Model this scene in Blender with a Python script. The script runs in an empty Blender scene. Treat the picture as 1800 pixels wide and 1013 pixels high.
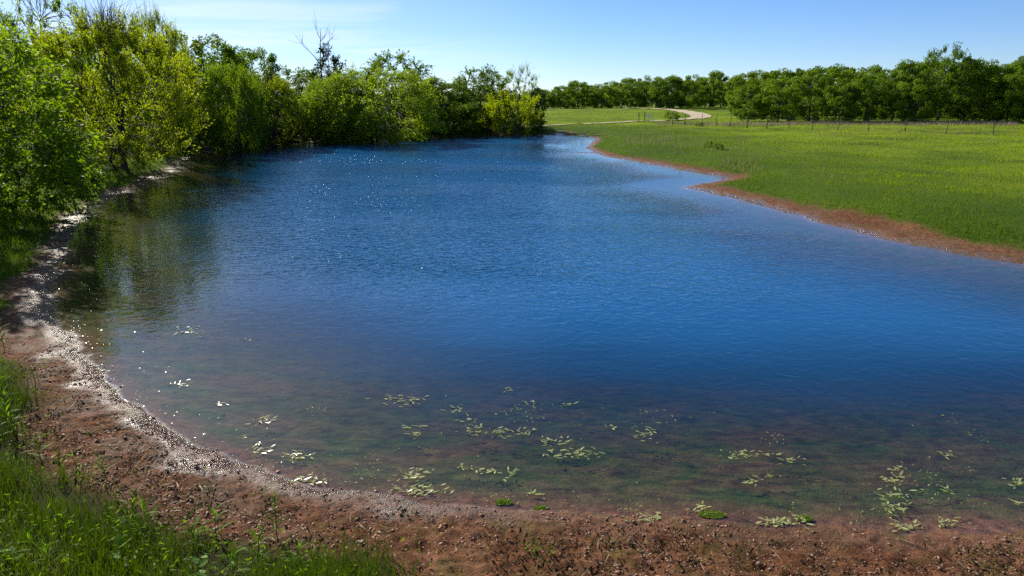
import bpy, math, random
import numpy as np

rng = np.random.default_rng(7)
random.seed(7)
S = bpy.context.scene
COL = S.collection
R = math.radians

# ------------------------------------------------------------------ camera, sky, sun, exposure
PITCH = R(15.7)
EYE = 4.2
FPX = 1216.0                                   # focal length in photo pixels (photo is 1800 wide)
cam_d = bpy.data.cameras.new("camera")
cam = bpy.data.objects.new("camera", cam_d)
COL.objects.link(cam)
cam.location = (0, 0, EYE)
cam.rotation_euler = (math.pi / 2 - PITCH, 0, 0)
cam_d.sensor_width = 36
cam_d.lens = 36 * FPX / 1800
cam_d.clip_start = 0.1
cam_d.clip_end = 6000
S.camera = cam

SUN_EL, SUN_AZ = R(31), R(-38)                 # azimuth from +Y towards +X
W = bpy.data.worlds.new("World")
S.world = W
W.use_nodes = True
wn, wl = W.node_tree.nodes, W.node_tree.links
wn.clear()
sky = wn.new("ShaderNodeTexSky")
sky.sky_type = 'NISHITA'
sky.sun_disc = False
sky.sun_elevation = SUN_EL
sky.sun_rotation = SUN_AZ
sky.altitude = 1800
sky.air_density = 1.0
sky.dust_density = 0.0
sky.ozone_density = 4.5
hsv = wn.new("ShaderNodeHueSaturation")
hsv.inputs["Saturation"].default_value = 1.08
bg = wn.new("ShaderNodeBackground")
bg.inputs["Strength"].default_value = 0.07
wo = wn.new("ShaderNodeOutputWorld")
# thin streaky cirrus, projected on a flat cloud layer
tc = wn.new("ShaderNodeTexCoord")
sep = wn.new("ShaderNodeSeparateXYZ")
wl.new(tc.outputs["Generated"], sep.inputs[0])
def wmath(op, a, b=None):
    n = wn.new("ShaderNodeMath"); n.operation = op
    for i, v in enumerate((a, b)):
        if v is None: continue
        if isinstance(v, (int, float)): n.inputs[i].default_value = v
        else: wl.new(v, n.inputs[i])
    return n.outputs[0]
zz = wmath('ADD', wmath('MAXIMUM', sep.outputs[2], 0.0), 0.12)
comb = wn.new("ShaderNodeCombineXYZ")
wl.new(wmath('DIVIDE', sep.outputs[0], zz), comb.inputs[0])
wl.new(wmath('MULTIPLY', wmath('DIVIDE', sep.outputs[1], zz), 2.2), comb.inputs[1])
cn = wn.new("ShaderNodeTexNoise")
cn.inputs["Scale"].default_value = 0.55
cn.inputs["Detail"].default_value = 7
cn.inputs["Roughness"].default_value = 0.58
cn.inputs["Distortion"].default_value = 0.8
wl.new(comb.outputs[0], cn.inputs["Vector"])
cr = wn.new("ShaderNodeValToRGB")
cr.color_ramp.elements[0].position = 0.46
cr.color_ramp.elements[1].position = 0.78
wl.new(cn.outputs["Fac"], cr.inputs[0])
cmix = wn.new("ShaderNodeMixRGB")
cmix.blend_type = 'SCREEN'
cmix.inputs[2].default_value = (0, 0, 0, 1)
addc = wn.new("ShaderNodeMixRGB"); addc.blend_type = 'MIX'
addc.inputs[2].default_value = (8.6, 9.2, 10.2, 1)
# the veil of cirrus lies over the sun's side of the sky
side = wmath('ADD', wmath('MULTIPLY', sep.outputs[0], -1.5), 0.15)
side.node.use_clamp = True
wl.new(wmath('MULTIPLY', wmath('ADD', wmath('MULTIPLY', cr.outputs[0], 0.9), 0.33), side), addc.inputs[0])
wl.new(sky.outputs[0], hsv.inputs["Color"])
tint = wn.new("ShaderNodeMixRGB"); tint.blend_type = 'MULTIPLY'; tint.inputs[0].default_value = 1.0
tint.inputs[2].default_value = (0.86, 0.92, 1.10, 1)          # cool white balance of the photograph
wl.new(hsv.outputs[0], tint.inputs[1])
wl.new(tint.outputs[0], addc.inputs[1])
wl.new(addc.outputs[0], bg.inputs["Color"])
wl.new(bg.outputs[0], wo.inputs["Surface"])
wn.remove(cmix)

sun_d = bpy.data.lights.new("sun", 'SUN')
sun_d.energy = 4.8
sun_d.angle = R(0.53)
sun_d.color = (1.0, 0.93, 0.80)
sun = bpy.data.objects.new("sun", sun_d)
COL.objects.link(sun)
sun.rotation_euler = (math.pi / 2 - SUN_EL, 0, math.pi - SUN_AZ)
sun.location = (-40, 60, 60)

S.view_settings.view_transform = 'Standard'
S.view_settings.look = 'None'
S.view_settings.gamma = 1
S.view_settings.exposure = 0.82
S.view_settings.use_curve_mapping = False
S.render.engine = 'CYCLES'
S.cycles.max_bounces = 8
S.cycles.transparent_max_bounces = 16
S.cycles.use_denoising = False
S.cycles.caustics_reflective = False
S.cycles.sample_clamp_direct = 14

# ------------------------------------------------------------------ helpers
def link(o, parent=None):
    COL.objects.link(o)
    if parent is not None:
        o.parent = parent
    return o

def tag(o, label=None, cat=None, group=None, kind=None):
    if label: o["label"] = label
    if cat: o["category"] = cat
    if group: o["group"] = group
    if kind: o["kind"] = kind
    return o

def empty(name, loc, rz=0.0, sc=(1, 1, 1)):
    o = bpy.data.objects.new(name, None)
    o.empty_display_size = 0.3
    o.location = loc
    o.rotation_euler = (0, 0, rz)
    o.scale = sc
    return link(o)

def mesh_np(name, V, quads=None, tris=None, mat=None, attrs=None, smooth=False):
    """one mesh from numpy arrays of quads and / or triangles"""
    me = bpy.data.meshes.new(name)
    V = np.ascontiguousarray(V, dtype=np.float32)
    loops, starts, tot = [], [], 0
    for F, k in ((quads, 4), (tris, 3)):
        if F is None or len(F) == 0: continue
        F = np.asarray(F, dtype=np.int32)
        loops.append(F.ravel())
        starts.append(tot + np.arange(len(F), dtype=np.int32) * k)
        tot += F.size
    loops = np.concatenate(loops); starts = np.concatenate(starts)
    me.vertices.add(len(V)); me.vertices.foreach_set("co", V.ravel())
    me.loops.add(len(loops)); me.loops.foreach_set("vertex_index", loops)
    me.polygons.add(len(starts)); me.polygons.foreach_set("loop_start", starts)
    me.update(calc_edges=True)
    if smooth:
        me.polygons.foreach_set("use_smooth", np.ones(len(starts), dtype=bool))
    for k, v in (attrs or {}).items():
        a = me.attributes.new(k, 'FLOAT', 'POINT')
        a.data.foreach_set("value", np.ascontiguousarray(v, dtype=np.float32))
    if mat: me.materials.append(mat)
    return me

def obj(name, me, parent=None):
    return link(bpy.data.objects.new(name, me), parent)

def smooth01(x, a, b):
    t = np.clip((x - a) / (b - a), 0, 1)
    return t * t * (3 - 2 * t)

def vnoise(x, y, seed=0):
    xi = np.floor(x).astype(np.int64); yi = np.floor(y).astype(np.int64)
    fx = x - xi; fy = y - yi
    fx = fx * fx * (3 - 2 * fx); fy = fy * fy * (3 - 2 * fy)
    def h(a, b):
        n = (a * 374761393 + b * 668265263 + seed * 974634777) & 0xffffffff
        n = ((n ^ (n >> 13)) * 1274126177) & 0xffffffff
        n = (n ^ (n >> 16)) & 0xffffffff
        return n / 4294967295.0
    return ((h(xi, yi) * (1 - fx) + h(xi + 1, yi) * fx) * (1 - fy)
            + (h(xi, yi + 1) * (1 - fx) + h(xi + 1, yi + 1) * fx) * fy)

def fbm(x, y, seed=0, octv=4):
    s, a, t = 0, 1.0, 0
    for i in range(octv):
        s = s + a * vnoise(x * 2 ** i + 17.3 * i, y * 2 ** i - 9.1 * i, seed + i)
        t += a; a *= 0.5
    return s / t * 2 - 1

def ray(px, py):
    """direction through a photo pixel"""
    c, s = math.cos(PITCH), math.sin(PITCH)
    dx, up, f = px - 900.0, 506.5 - py, FPX
    return np.array((dx, f * c + up * s, up * c - f * s))

def flat(px, py, z=0.0):
    d = ray(px, py)
    t = (z - EYE) / d[2]
    return d[0] * t, d[1] * t

# ------------------------------------------------------------------ shoreline and terrain
SHORE_PX = [(1800, 936), (1600, 936), (1450, 928), (1330, 921), (1200, 914), (1050, 906), (900, 893), (760, 882), (640, 870),
            (520, 848), (430, 822), (350, 787), (285, 747), (225, 702), (172, 652), (132, 610), (98, 575), (78, 540),
            (92, 500), (107, 460), (125, 420), (137, 385), (167, 362), (215, 340), (270, 318), (318, 294), (322, 282),
            (400, 263), (520, 252), (620, 248), (720, 243), (840, 238), (930, 236), (1000, 237), (1038, 241), (1046, 246),
            (1040, 252), (1028, 261), (1042, 266), (1062, 275), (1110, 283), (1170, 294), (1230, 305), (1274, 313),
            (1266, 318), (1235, 323), (1205, 329), (1240, 338), (1280, 347), (1350, 365), (1450, 393), (1550, 420), (1650, 440), (1800, 466)]
P = [flat(*p) for p in SHORE_PX]
P += [(15.5, 14.2), (20, 13.0), (24, 10.5), (24, 7.5), (20, 6.3), (12, 6.0), (7, 6.02)]
P = np.array(P)
def resample(P, step=0.35):
    out = []
    n = len(P)
    for i in range(n):
        p0, p1, p2, p3 = P[i - 1], P[i], P[(i + 1) % n], P[(i + 2) % n]
        L = np.linalg.norm(p2 - p1)
        k = max(1, int(L / max(step, 0.02 * np.linalg.norm(p1))))
        for j in range(k):
            t = j / k
            cr_ = 0.5 * ((2 * p1) + (-p0 + p2) * t + (2 * p0 - 5 * p1 + 4 * p2 - p3) * t * t + (-p0 + 3 * p1 - 3 * p2 + p3) * t ** 3)
            out.append((p1 + (p2 - p1) * t) * 0.5 + cr_ * 0.5)
    return np.array(out)
PS = resample(P)

def sdist(x, y, P):
    """signed distance to a closed outline, positive outside"""
    x = np.asarray(x, float).ravel(); y = np.asarray(y, float).ravel()
    d2 = np.full(x.shape, 1e18); ins = np.zeros(x.shape, bool)
    n = len(P)
    for i in range(n):
        ax, ay = P[i]; bx, by = P[(i + 1) % n]
        ex, ey = bx - ax, by - ay
        wx, wy = x - ax, y - ay
        t = np.clip((wx * ex + wy * ey) / (ex * ex + ey * ey + 1e-12), 0, 1)
        d2 = np.minimum(d2, (wx - t * ex) ** 2 + (wy - t * ey) ** 2)
        if ay != by:
            c = ((ay > y) != (by > y)) & (x < (bx - ax) * (y - ay) / (by - ay) + ax)
            ins ^= c
    return np.sqrt(d2) * np.where(ins, -1, 1)

ISL = [(flat(990, 247), 5.0, 0.75), (flat(1030, 269.5), 1.6, 0.5)]     # low grassy mud bars at the far end
def shore_d(x, y):
    x = np.asarray(x, float); y = np.asarray(y, float)
    d = sdist(x, y, PS).reshape(x.shape)
    wob = fbm(x * 1.1, y * 1.1, 3, 4) * 0.22 * smooth01(np.hypot(x, y), 4, 14) + fbm(x * 2.3, y * 2.3, 5, 4) * 0.16
    d = d + wob * np.exp(-np.abs(d) / 1.5)
    for (c, rx, ry) in ISL:
        q = 1 - np.hypot((x - c[0]) / rx, (y - c[1]) / ry)
        d = np.where(q > -0.6, np.maximum(d, q * 0.5), d)
    return d

def height(x, y, d=None, detail=True):
    x = np.asarray(x, float); y = np.asarray(y, float)
    if d is None: d = shore_d(x, y)
    dam = smooth01(-y + 0.25 * np.maximum(-x - 4, 0), -7.5, -4.5) * (x > -14)
    dp = np.maximum(d, 0)
    bank_r = 0.09 * np.minimum(dp, 2.0) + 0.30 * smooth01(dp, 1.2, 3.2) + 0.004 * np.minimum(dp, 60)
    wl_ = smooth01(-x + 0.0 * y, 5, 10) * smooth01(y, 5, 10) * smooth01(-(x + 2 + 0.1 * y), 0, 4)
    bank_l = 0.10 * np.minimum(dp, 2.0) + 0.085 * np.clip(dp - 1.5, 0, 12)
    bank_d = 0.07 * np.minimum(dp, 1.6) + 0.42 * np.clip(dp - 1.4, 0, 5.2)
    out = bank_r * (1 - wl_) + bank_l * wl_
    out = out * (1 - dam) + bank_d * dam
    ins = -(0.13 * np.minimum(-d, 1.2) + 0.085 * np.clip(-d - 1.2, 0, 12))
    z = np.where(d > 0, out + 0.006, ins)
    r = np.hypot(x, y)
    if detail:
        z = z + fbm(x * 0.35, y * 0.35, 11, 3) * 0.12 * smooth01(d, 1.0, 6)
        z = z + fbm(x / 25, y / 25, 12, 3) * 0.35 * smooth01(d, 8, 30)
        z = z + fbm(x * 1.6, y * 1.6, 21, 3) * 0.025 * np.where(d > 0, smooth01(d, 0, 0.6), 0.35)
    return z

def ground_z(x, y):
    return float(height(np.array([x]), np.array([y]))[0])

def at(px, py):
    """the point of the ground seen at a photo pixel"""
    d = ray(px, py); z = 0.2
    for _ in range(12):
        t = (z - EYE) / d[2]
        z = 0.5 * z + 0.5 * max(ground_z(d[0] * t, d[1] * t), 0.0)
    t = (z - EYE) / d[2]
    return float(d[0] * t), float(d[1] * t), z

# foreground grass outline (the grass that grows on the dam)
GP_PX = [(-120, 560), (8, 575), (22, 640), (40, 700), (55, 770), (95, 812), (180, 838), (260, 868), (330, 905), (420, 918), (500, 925), (590, 955), (660, 985), (730, 1030), (760, 1200), (-400, 1200), (-400, 700)]
GP = []
for p in GP_PX:
    d = ray(*p); t = (0.25 - EYE) / d[2]
    GP.append((d[0] * t, d[1] * t))
GP = np.array(GP)

def mud_mask(x, y, d):
    """1 = bare mud, 0 = grass"""
    x = np.asarray(x, float); y = np.asarray(y, float)
    n = fbm(x * 0.9, y * 0.9, 31, 4)
    w = 1.25 + 0.6 * n + 0.25 * smooth01(x, 4, 9) * smooth01(-y, -40, -22) + (-0.6) * smooth01(-x, 8, 11)
    w = w * (1 - 0.45 * smooth01(y, 40, 60))
    m = 1 - smooth01(d, w - 0.25, w + 0.25)
    g = sdist(x, y, GP).reshape(x.shape) + 0.35 * n
    near = smooth01(-y, -10.5, -9.0) * (x > -9)
    mn = smooth01(g, -0.18, 0.18)
    return np.where(d < 0, 1, m * (1 - near) + mn * near)

def axis(lo, hi, flo, fhi, step, gr):
    a = list(np.arange(flo, fhi, step))
    s, v = step, a[-1]
    while v < hi:
        s *= gr; v += s; a.append(v)
    s, v = step, a[0]; b = []
    while v > lo:
        s *= gr; v -= s; b.append(v)
    return np.array(b[::-1] + a)

# ------------------------------------------------------------------ node helpers and materials
def mat(name):
    m = bpy.data.materials.new(name); m.use_nodes = True
    nt = m.node_tree; nt.nodes.clear()
    return m, nt

class NT:
    def __init__(s, nt): s.nt = nt
    def n(s, typ, ins=None, **kw):
        nd = s.nt.nodes.new(typ)
        for k, v in kw.items(): setattr(nd, k, v)
        for k, v in (ins or {}).items():
            if hasattr(v, "is_output"): s.nt.links.new(v, nd.inputs[k])
            else: nd.inputs[k].default_value = v
        return nd
    def math(s, op, a, b=0.0, c=0.0, clamp=False):
        return s.n("ShaderNodeMath", {0: a, 1: b, 2: c}, operation=op, use_clamp=clamp).outputs[0]
    def noise(s, vec, scale, detail=4, rough=0.55, dist=0.0):
        return s.n("ShaderNodeTexNoise", {"Vector": vec, "Scale": scale, "Detail": detail, "Roughness": rough, "Distortion": dist}).outputs["Fac"]
    def ramp(s, fac, stops):
        nd = s.n("ShaderNodeValToRGB", {0: fac})
        e = nd.color_ramp.elements
        while len(e) < len(stops): e.new(0.5)
        for el, (p, c) in zip(e, stops):
            el.position = p; el.color = (*c, 1) if len(c) == 3 else c
        return nd.outputs[0]
    def mix(s, fac, a, b, blend='MIX'):
        ins = {0: fac}
        ins[1] = a if hasattr(a, "is_output") else (*a, 1)
        ins[2] = b if hasattr(b, "is_output") else (*b, 1)
        return s.n("ShaderNodeMixRGB", ins, blend_type=blend).outputs[0]
    def attr(s, name):
        return s.n("ShaderNodeAttribute", attribute_name=name).outputs["Fac"]
    def pos(s):
        return s.n("ShaderNodeNewGeometry").outputs["Position"]
    def mapping(s, vec, scale=(1, 1, 1), rot=(0, 0, 0)):
        return s.n("ShaderNodeMapping", {"Vector": vec, "Scale": scale, "Rotation": rot}).outputs[0]
    def out(s, surf=None, vol=None):
        o = s.n("ShaderNodeOutputMaterial")
        if surf: s.nt.links.new(surf, o.inputs["Surface"])
        if vol: s.nt.links.new(vol, o.inputs["Volume"])

def leaf_mat(name, dark, light, trans=0.45, rough=0.55, spec=0.10, huev=0.0, tgain=(1.5, 1.45, 0.4), ow=.25):
    m, nt = mat(name); k = NT(nt)
    v = k.attr("v")
    oi = k.n("ShaderNodeObjectInfo").outputs["Random"]
    fac = k.math('ADD', k.math('MULTIPLY', v, 1 - ow), k.math('MULTIPLY', oi, ow))
    colr = k.mix(fac, dark, light)
    tcol = k.mix(1.0, colr, tgain, 'MULTIPLY')
    p = k.n("ShaderNodeBsdfPrincipled", {"Base Color": colr, "Roughness": rough, "Specular IOR Level": spec})
    t = k.n("ShaderNodeBsdfTranslucent", {"Color": tcol})
    mx = k.n("ShaderNodeMixShader", {0: trans, 1: p.outputs[0], 2: t.outputs[0]})
    k.out(mx.outputs[0])
    return m

def bark_mat(name, c0, c1, scale=9):
    m, nt = mat(name); k = NT(nt)
    co = k.n("ShaderNodeTexCoord").outputs["Object"]
    n = k.noise(k.mapping(co, (1, 1, 0.25)), scale, 6, 0.65)
    colr = k.ramp(n, [(0.3, c0), (0.7, c1)])
    b = k.n("ShaderNodeBump", {"Height": n, "Strength": 0.6, "Distance": 0.03})
    p = k.n("ShaderNodeBsdfPrincipled", {"Base Color": colr, "Roughness": 0.9, "Normal": b.outputs[0]})
    k.out(p.outputs[0])
    return m

# ---- ground
def ground_material():
    m, nt = mat("ground_soil_and_turf"); k = NT(nt)
    pos = k.pos()
    mud = k.attr("mud"); wet = k.attr("wet"); bed = k.attr("bed")
    # mud
    n1 = k.noise(pos, 1.3, 5, 0.6); n2 = k.noise(pos, 9.0, 6, 0.65); n3 = k.noise(pos, 34.0, 5, 0.7)
    mc = k.ramp(n2, [(0.30, (0.032, 0.017, 0.010)), (0.48, (0.145, 0.064, 0.032)), (0.72, (0.27, 0.130, 0.072))])
    mc = k.mix(k.math('MULTIPLY', k.ramp(n1, [(0.45, (0, 0, 0)), (0.7, (1, 1, 1))]), 0.5), mc, (0.12, 0.085, 0.04))
    alg = k.ramp(k.noise(pos, 2.6, 6, 0.7), [(0.52, (0, 0, 0)), (0.68, (1, 1, 1))])
    mc = k.mix(k.math('MULTIPLY', alg, 0.6), mc, (0.095, 0.085, 0.018))
    mc = k.mix(k.math('MULTIPLY', wet, 0.45), mc, (0.06, 0.03, 0.02))
    damp = k.ramp(k.noise(pos, 0.55, 5, 0.65, 0.8), [(0.40, (1, 1, 1)), (0.62, (0.74, 0.70, 0.68))])
    mc = k.mix(1.0, mc, damp, 'MULTIPLY')                     # damp patches of the soil
    # pond bed: silt with soft drifts of algae
    bp = k.mapping(pos, (1, 1.9, 1), (0, 0, 0.12))
    bn = k.noise(bp, 0.9, 7, 0.68, 0.6); bn2 = k.noise(bp, 3.2, 6, 0.7, 0.4)
    silt = k.ramp(bn2, [(0.30, (0.02, 0.011, 0.007)), (0.50, (0.095, 0.062, 0.028)), (0.72, (0.19, 0.125, 0.06))])
    weedc = k.ramp(bn2, [(0.32, (0.012, 0.024, 0.006)), (0.68, (0.07, 0.105, 0.020))])
    bc = k.mix(k.ramp(bn, [(0.36, (0, 0, 0)), (0.62, (1, 1, 1))]), silt, weedc)
    mc = k.mix(bed, mc, bc)
    # grass floor
    g1 = k.noise(pos, 0.16, 5, 0.6); g2 = k.noise(pos, 4.0, 6, 0.7)
    gc = k.ramp(g1, [(0.34, (0.040, 0.075, 0.008)), (0.50, (0.12, 0.175, 0.010)), (0.68, (0.20, 0.25, 0.014))])
    gc = k.mix(k.ramp(g2, [(0.40, (0, 0, 0)), (0.75, (0.75, 0.75, 0.75))]), gc, (0.035, 0.055, 0.010))
    gc = k.mix(k.attr('shore_shade'), gc, k.mix(g2, (0.022, 0.055, 0.006), (0.055, 0.095, 0.008)))  # tree shade painted into the turf colour, darker green towards the shore
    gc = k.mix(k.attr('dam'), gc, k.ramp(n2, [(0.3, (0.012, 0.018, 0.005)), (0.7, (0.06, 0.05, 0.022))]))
    colr = k.mix(mud, gc, mc)
    rr = k.math('SUBTRACT', 0.92, k.math('MULTIPLY', k.math('MULTIPLY', wet, mud), 0.76))
    rr = k.math('ADD', rr, k.math('MULTIPLY', k.math('SUBTRACT', n2, 0.5), 0.25))
    hgt = k.math('ADD', k.math('MULTIPLY', n2, 0.6), k.math('MULTIPLY', n3, 0.4))
    b = k.n("ShaderNodeBump", {"Height": hgt, "Strength": 1.0, "Distance": 0.075})
    spec = k.math('ADD', 0.05, k.math('MULTIPLY', k.math('MULTIPLY', wet, mud), 0.6))
    p = k.n("ShaderNodeBsdfPrincipled", {"Base Color": colr, "Roughness": rr, "Specular IOR Level": spec, "Normal": b.outputs[0]})
    k.out(p.outputs[0])
    return m

def water_material():
    m, nt = mat("pond_water"); k = NT(nt)
    pos = k.pos()
    rip = k.attr("ripple")
    pr = k.mapping(pos, (1.0, 1.25, 1.0), (0, 0, R(-18)))
    a = k.noise(pr, 4.4, 2, 0.5, 0.8)
    b_ = k.noise(k.mapping(pos, (1, 1.3, 1), (0, 0, R(24))), 1.1, 2, 0.5, 0.2)
    c = k.noise(pos, 13.0, 2, 0.5)
    hgt = k.math('ADD', k.math('ADD', k.math('MULTIPLY', a, 1.0), k.math('MULTIPLY', b_, 0.6)), k.math('MULTIPLY', c, 0.05))
    hgt = k.math('MULTIPLY', hgt, rip)
    bump = k.n("ShaderNodeBump", {"Height": hgt, "Strength": 1.0, "Distance": 0.13})
    bf = k.n("ShaderNodeNewGeometry").outputs["Backfacing"]
    ior = k.math('SUBTRACT', 1.40, k.math('MULTIPLY', bf, 1.40 - 1 / 1.40))       # same reflectance from both sides: the sun reaches the bed
    fr = k.n("ShaderNodeFresnel", {"IOR": ior, "Normal": bump.outputs[0]}).outputs[0]
    gl = k.n("ShaderNodeBsdfGlossy", {"Color": (0.84, 0.94, 1, 1), "Roughness": k.math('ADD', 0.025, k.math('MULTIPLY', rip, 0.025)), "Normal": bump.outputs[0]})
    tr = k.n("ShaderNodeBsdfTransparent", {"Color": (0.97, 0.985, 1.0, 1)})
    df = k.n("ShaderNodeBsdfDiffuse", {"Color": (0.005, 0.076, 0.200, 1)})       # light scattered back by the murky water body
    tr2 = k.n("ShaderNodeMixShader", {0: k.attr("murk"), 1: tr.outputs[0], 2: df.outputs[0]})
    mx = k.n("ShaderNodeMixShader", {0: fr, 1: tr2.outputs[0], 2: gl.outputs[0]})
    ab = k.n("ShaderNodeVolumeAbsorption", {"Color": (0.56, 0.54, 0.36, 1), "Density": 1.3})
    k.out(mx.outputs[0], ab.outputs[0])
    return m

def plain(name, c, rough=0.8, var=0.25, scale=6, metal=0.0, spec=0.3):
    m, nt = mat(name); k = NT(nt)
    n = k.noise(k.n("ShaderNodeTexCoord").outputs["Object"], scale, 5, 0.65)
    colr = k.ramp(n, [(0.25, tuple(x * (1 - var) for x in c)), (0.75, tuple(min(1, x * (1 + var)) for x in c))])
    b = k.n("ShaderNodeBump", {"Height": n, "Strength": 0.3, "Distance": 0.01})
    p = k.n("ShaderNodeBsdfPrincipled", {"Base Color": colr, "Roughness": rough, "Metallic": metal, "Specular IOR Level": spec, "Normal": b.outputs[0]})
    k.out(p.outputs[0])
    return m

def road_material():
    m, nt = mat("pale_gravel"); k = NT(nt)
    pos = k.pos()
    n = k.noise(pos, 0.7, 6, 0.7); n2 = k.noise(pos, 18, 3, 0.6)
    colr = k.ramp(n, [(0.3, (0.33, 0.26, 0.16)), (0.7, (0.46, 0.385, 0.26))])
    colr = k.mix(k.math('MULTIPLY', n2, 0.25), colr, (0.2, 0.14, 0.1))
    p = k.n("ShaderNodeBsdfPrincipled", {"Base Color": colr, "Roughness": 0.95})
    k.out(p.outputs[0])
    return m

M = {
    'ground': ground_material(), 'water': water_material(), 'road': road_material(),
    'oak': leaf_mat("oak_leaves", (0.045, 0.105, 0.008), (0.170, 0.265, 0.012), 0.42, ow=.5),
    'elm': leaf_mat("elm_leaves", (0.055, 0.135, 0.006), (0.21, 0.32, 0.010), 0.58),
    'green': leaf_mat("mixed_leaves", (0.028, 0.078, 0.006), (0.16, 0.26, 0.010), 0.50),
    'dark': leaf_mat("cedar_leaves", (0.010, 0.030, 0.010), (0.032, 0.066, 0.016), 0.25),
    'willow': leaf_mat("willow_leaves", (0.13, 0.195, 0.005), (0.30, 0.36, 0.010), 0.64, ow=.35),
    'droop': leaf_mat("drooping_leaves", (0.08, 0.165, 0.005), (0.24, 0.34, 0.012), 0.60),
    'grass': leaf_mat("meadow_grass_blades", (0.050, 0.10, 0.005), (0.22, 0.31, 0.010), 0.5, 0.5, 0.15),
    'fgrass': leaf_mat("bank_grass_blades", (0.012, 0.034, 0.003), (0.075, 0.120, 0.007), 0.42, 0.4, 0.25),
    'dry': leaf_mat("dry_seed_heads", (0.17, 0.15, 0.06), (0.36, 0.32, 0.17), 0.35, 0.8, 0.1, tgain=(1, 1, 1)),
    'mauve': leaf_mat("faded_grass_heads", (0.20, 0.15, 0.10), (0.32, 0.25, 0.18), 0.3, 0.8, 0.1, tgain=(1, 1, 1)),
    'weed': leaf_mat("weed_leaves", (0.060, 0.135, 0.010), (0.14, 0.24, 0.016), 0.50, 0.6, 0.12),
    'broad': leaf_mat("broad_pale_leaves", (0.08, 0.18, 0.025), (0.14, 0.27, 0.04), 0.45, 0.6, 0.12, tgain=(1.1, 1.2, .6)),
    'pond': leaf_mat("pondweed_leaves", (0.15, 0.19, 0.04), (0.44, 0.46, 0.20), 0.2, 0.30, 0.5, tgain=(1, 1, 1)),
    'algae': leaf_mat("bright_algae", (0.08, 0.15, 0.012), (0.20, 0.29, 0.03), 0.35, 0.6, 0.2),
    'litter': leaf_mat("dead_leaf_litter", (0.10, 0.055, 0.03), (0.46, 0.33, 0.23), 0.1, 0.7, 0.15, tgain=(1, 1, 1)),
    'bark': bark_mat("dark_bark", (0.018, 0.014, 0.010), (0.06, 0.048, 0.036)),
    'snag': bark_mat("weathered_grey_wood", (0.13, 0.115, 0.10), (0.28, 0.25, 0.22)),
    'rot': leaf_mat("rotting_scraps", (0.012, 0.009, 0.005), (0.12, 0.085, 0.035), 0.1, 0.8, 0.1, tgain=(1, 1, 1)),
    'clod': leaf_mat("mud_clods", (0.05, 0.024, 0.014), (0.32, 0.18, 0.115), 0.02, 0.6, 0.35, tgain=(1, 1, 1)),
    'post': plain("dark_steel_posts", (0.035, 0.04, 0.03), 0.7, 0.3, 20),
    'wire': plain("grey_wire", (0.10, 0.10, 0.10), 0.5, 0.2, 20, 0.6),
    'gate': plain("pale_grey_gate_pipe", (0.55, 0.55, 0.54), 0.5, 0.15, 10),
}

# ------------------------------------------------------------------ ground sheet
xs = axis(-2600, 2600, -7.0, 7.5, 0.036, 1.05)
ys = axis(-60, 3200, 3.8, 10.5, 0.036, 1.035)
GX, GY = np.meshgrid(xs, ys)
D = shore_d(GX, GY)
Z = height(GX, GY, D)
MUD = mud_mask(GX, GY, D)
fine = smooth01(-np.hypot(GX, GY), -16, -9)
lump = fbm(GX * 6.5, GY * 6.5, 41, 3)
lump3 = (0.35 - np.abs(fbm(GX * 5.0 + 3 * lump, GY * 5.0, 47, 4))) * (0.4 + fbm(GX * .9, GY * .9, 48, 2))
lump2 = np.maximum(fbm(GX * 3.1, GY * 3.1, 45, 3), 0)
Z = Z + MUD * fine * np.where(D > -0.3, smooth01(D, -0.15, 0.5), 0) * (0.032 * lump + 0.022 * lump2 + 0.045 * lump3 + 0.035 * fbm(GX * 12, GY * 12, 53, 2))
Z = np.where((D < 0) & (Z > -0.004), -0.004, Z)
WN = fbm(GX * 1.7, GY * 1.7, 51, 4)
WET = (1 - smooth01(D + 0.5 * WN, 0.04, 0.56)) * 1.0 + 0.22 * smooth01(WN, 0.0, .4) * (1 - smooth01(D, 0.5, 1.6))
BED = smooth01(-D, 0.0, 0.6)
WET = np.clip(WET, 0, 1) * (1 - smooth01(-D, -0.02, 0.08)) * (1 - 0.8 * smooth01(GX, -2.2, 1.0) * smooth01(-GY, -9, -7.5))
nx, ny = len(xs), len(ys)
idx = np.arange(nx * ny).reshape(ny, nx)
Q = np.stack([idx[:-1, :-1], idx[:-1, 1:], idx[1:, 1:], idx[1:, :-1]], -1).reshape(-1, 4)
Vg = np.stack([GX, GY, Z], -1).reshape(-1, 3)
g = obj("ground", mesh_np("ground", Vg, Q, None, M['ground'], {"mud": MUD.ravel(), "wet": WET.ravel(), "bed": BED.ravel(), "shore_shade": (0.8 * (1 - smooth01(D, 3, 18))).ravel(), "dam": ((1 - smooth01(GY, 10, 13)) * (GX < 4)).ravel()}, True))
tag(g, "red brown muddy bank and green pasture around the pond", kind='structure')

# ------------------------------------------------------------------ pond water: one closed body
wx = axis(-45, 40, -14, 20, 0.6, 1.10); wy = axis(3.0, 90, 5, 30, 0.5, 1.06)
WX, WY = np.meshgrid(wx, wy)
DW = sdist(WX, WY, PS).reshape(WX.shape)
RW = np.hypot(WX, WY)
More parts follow.
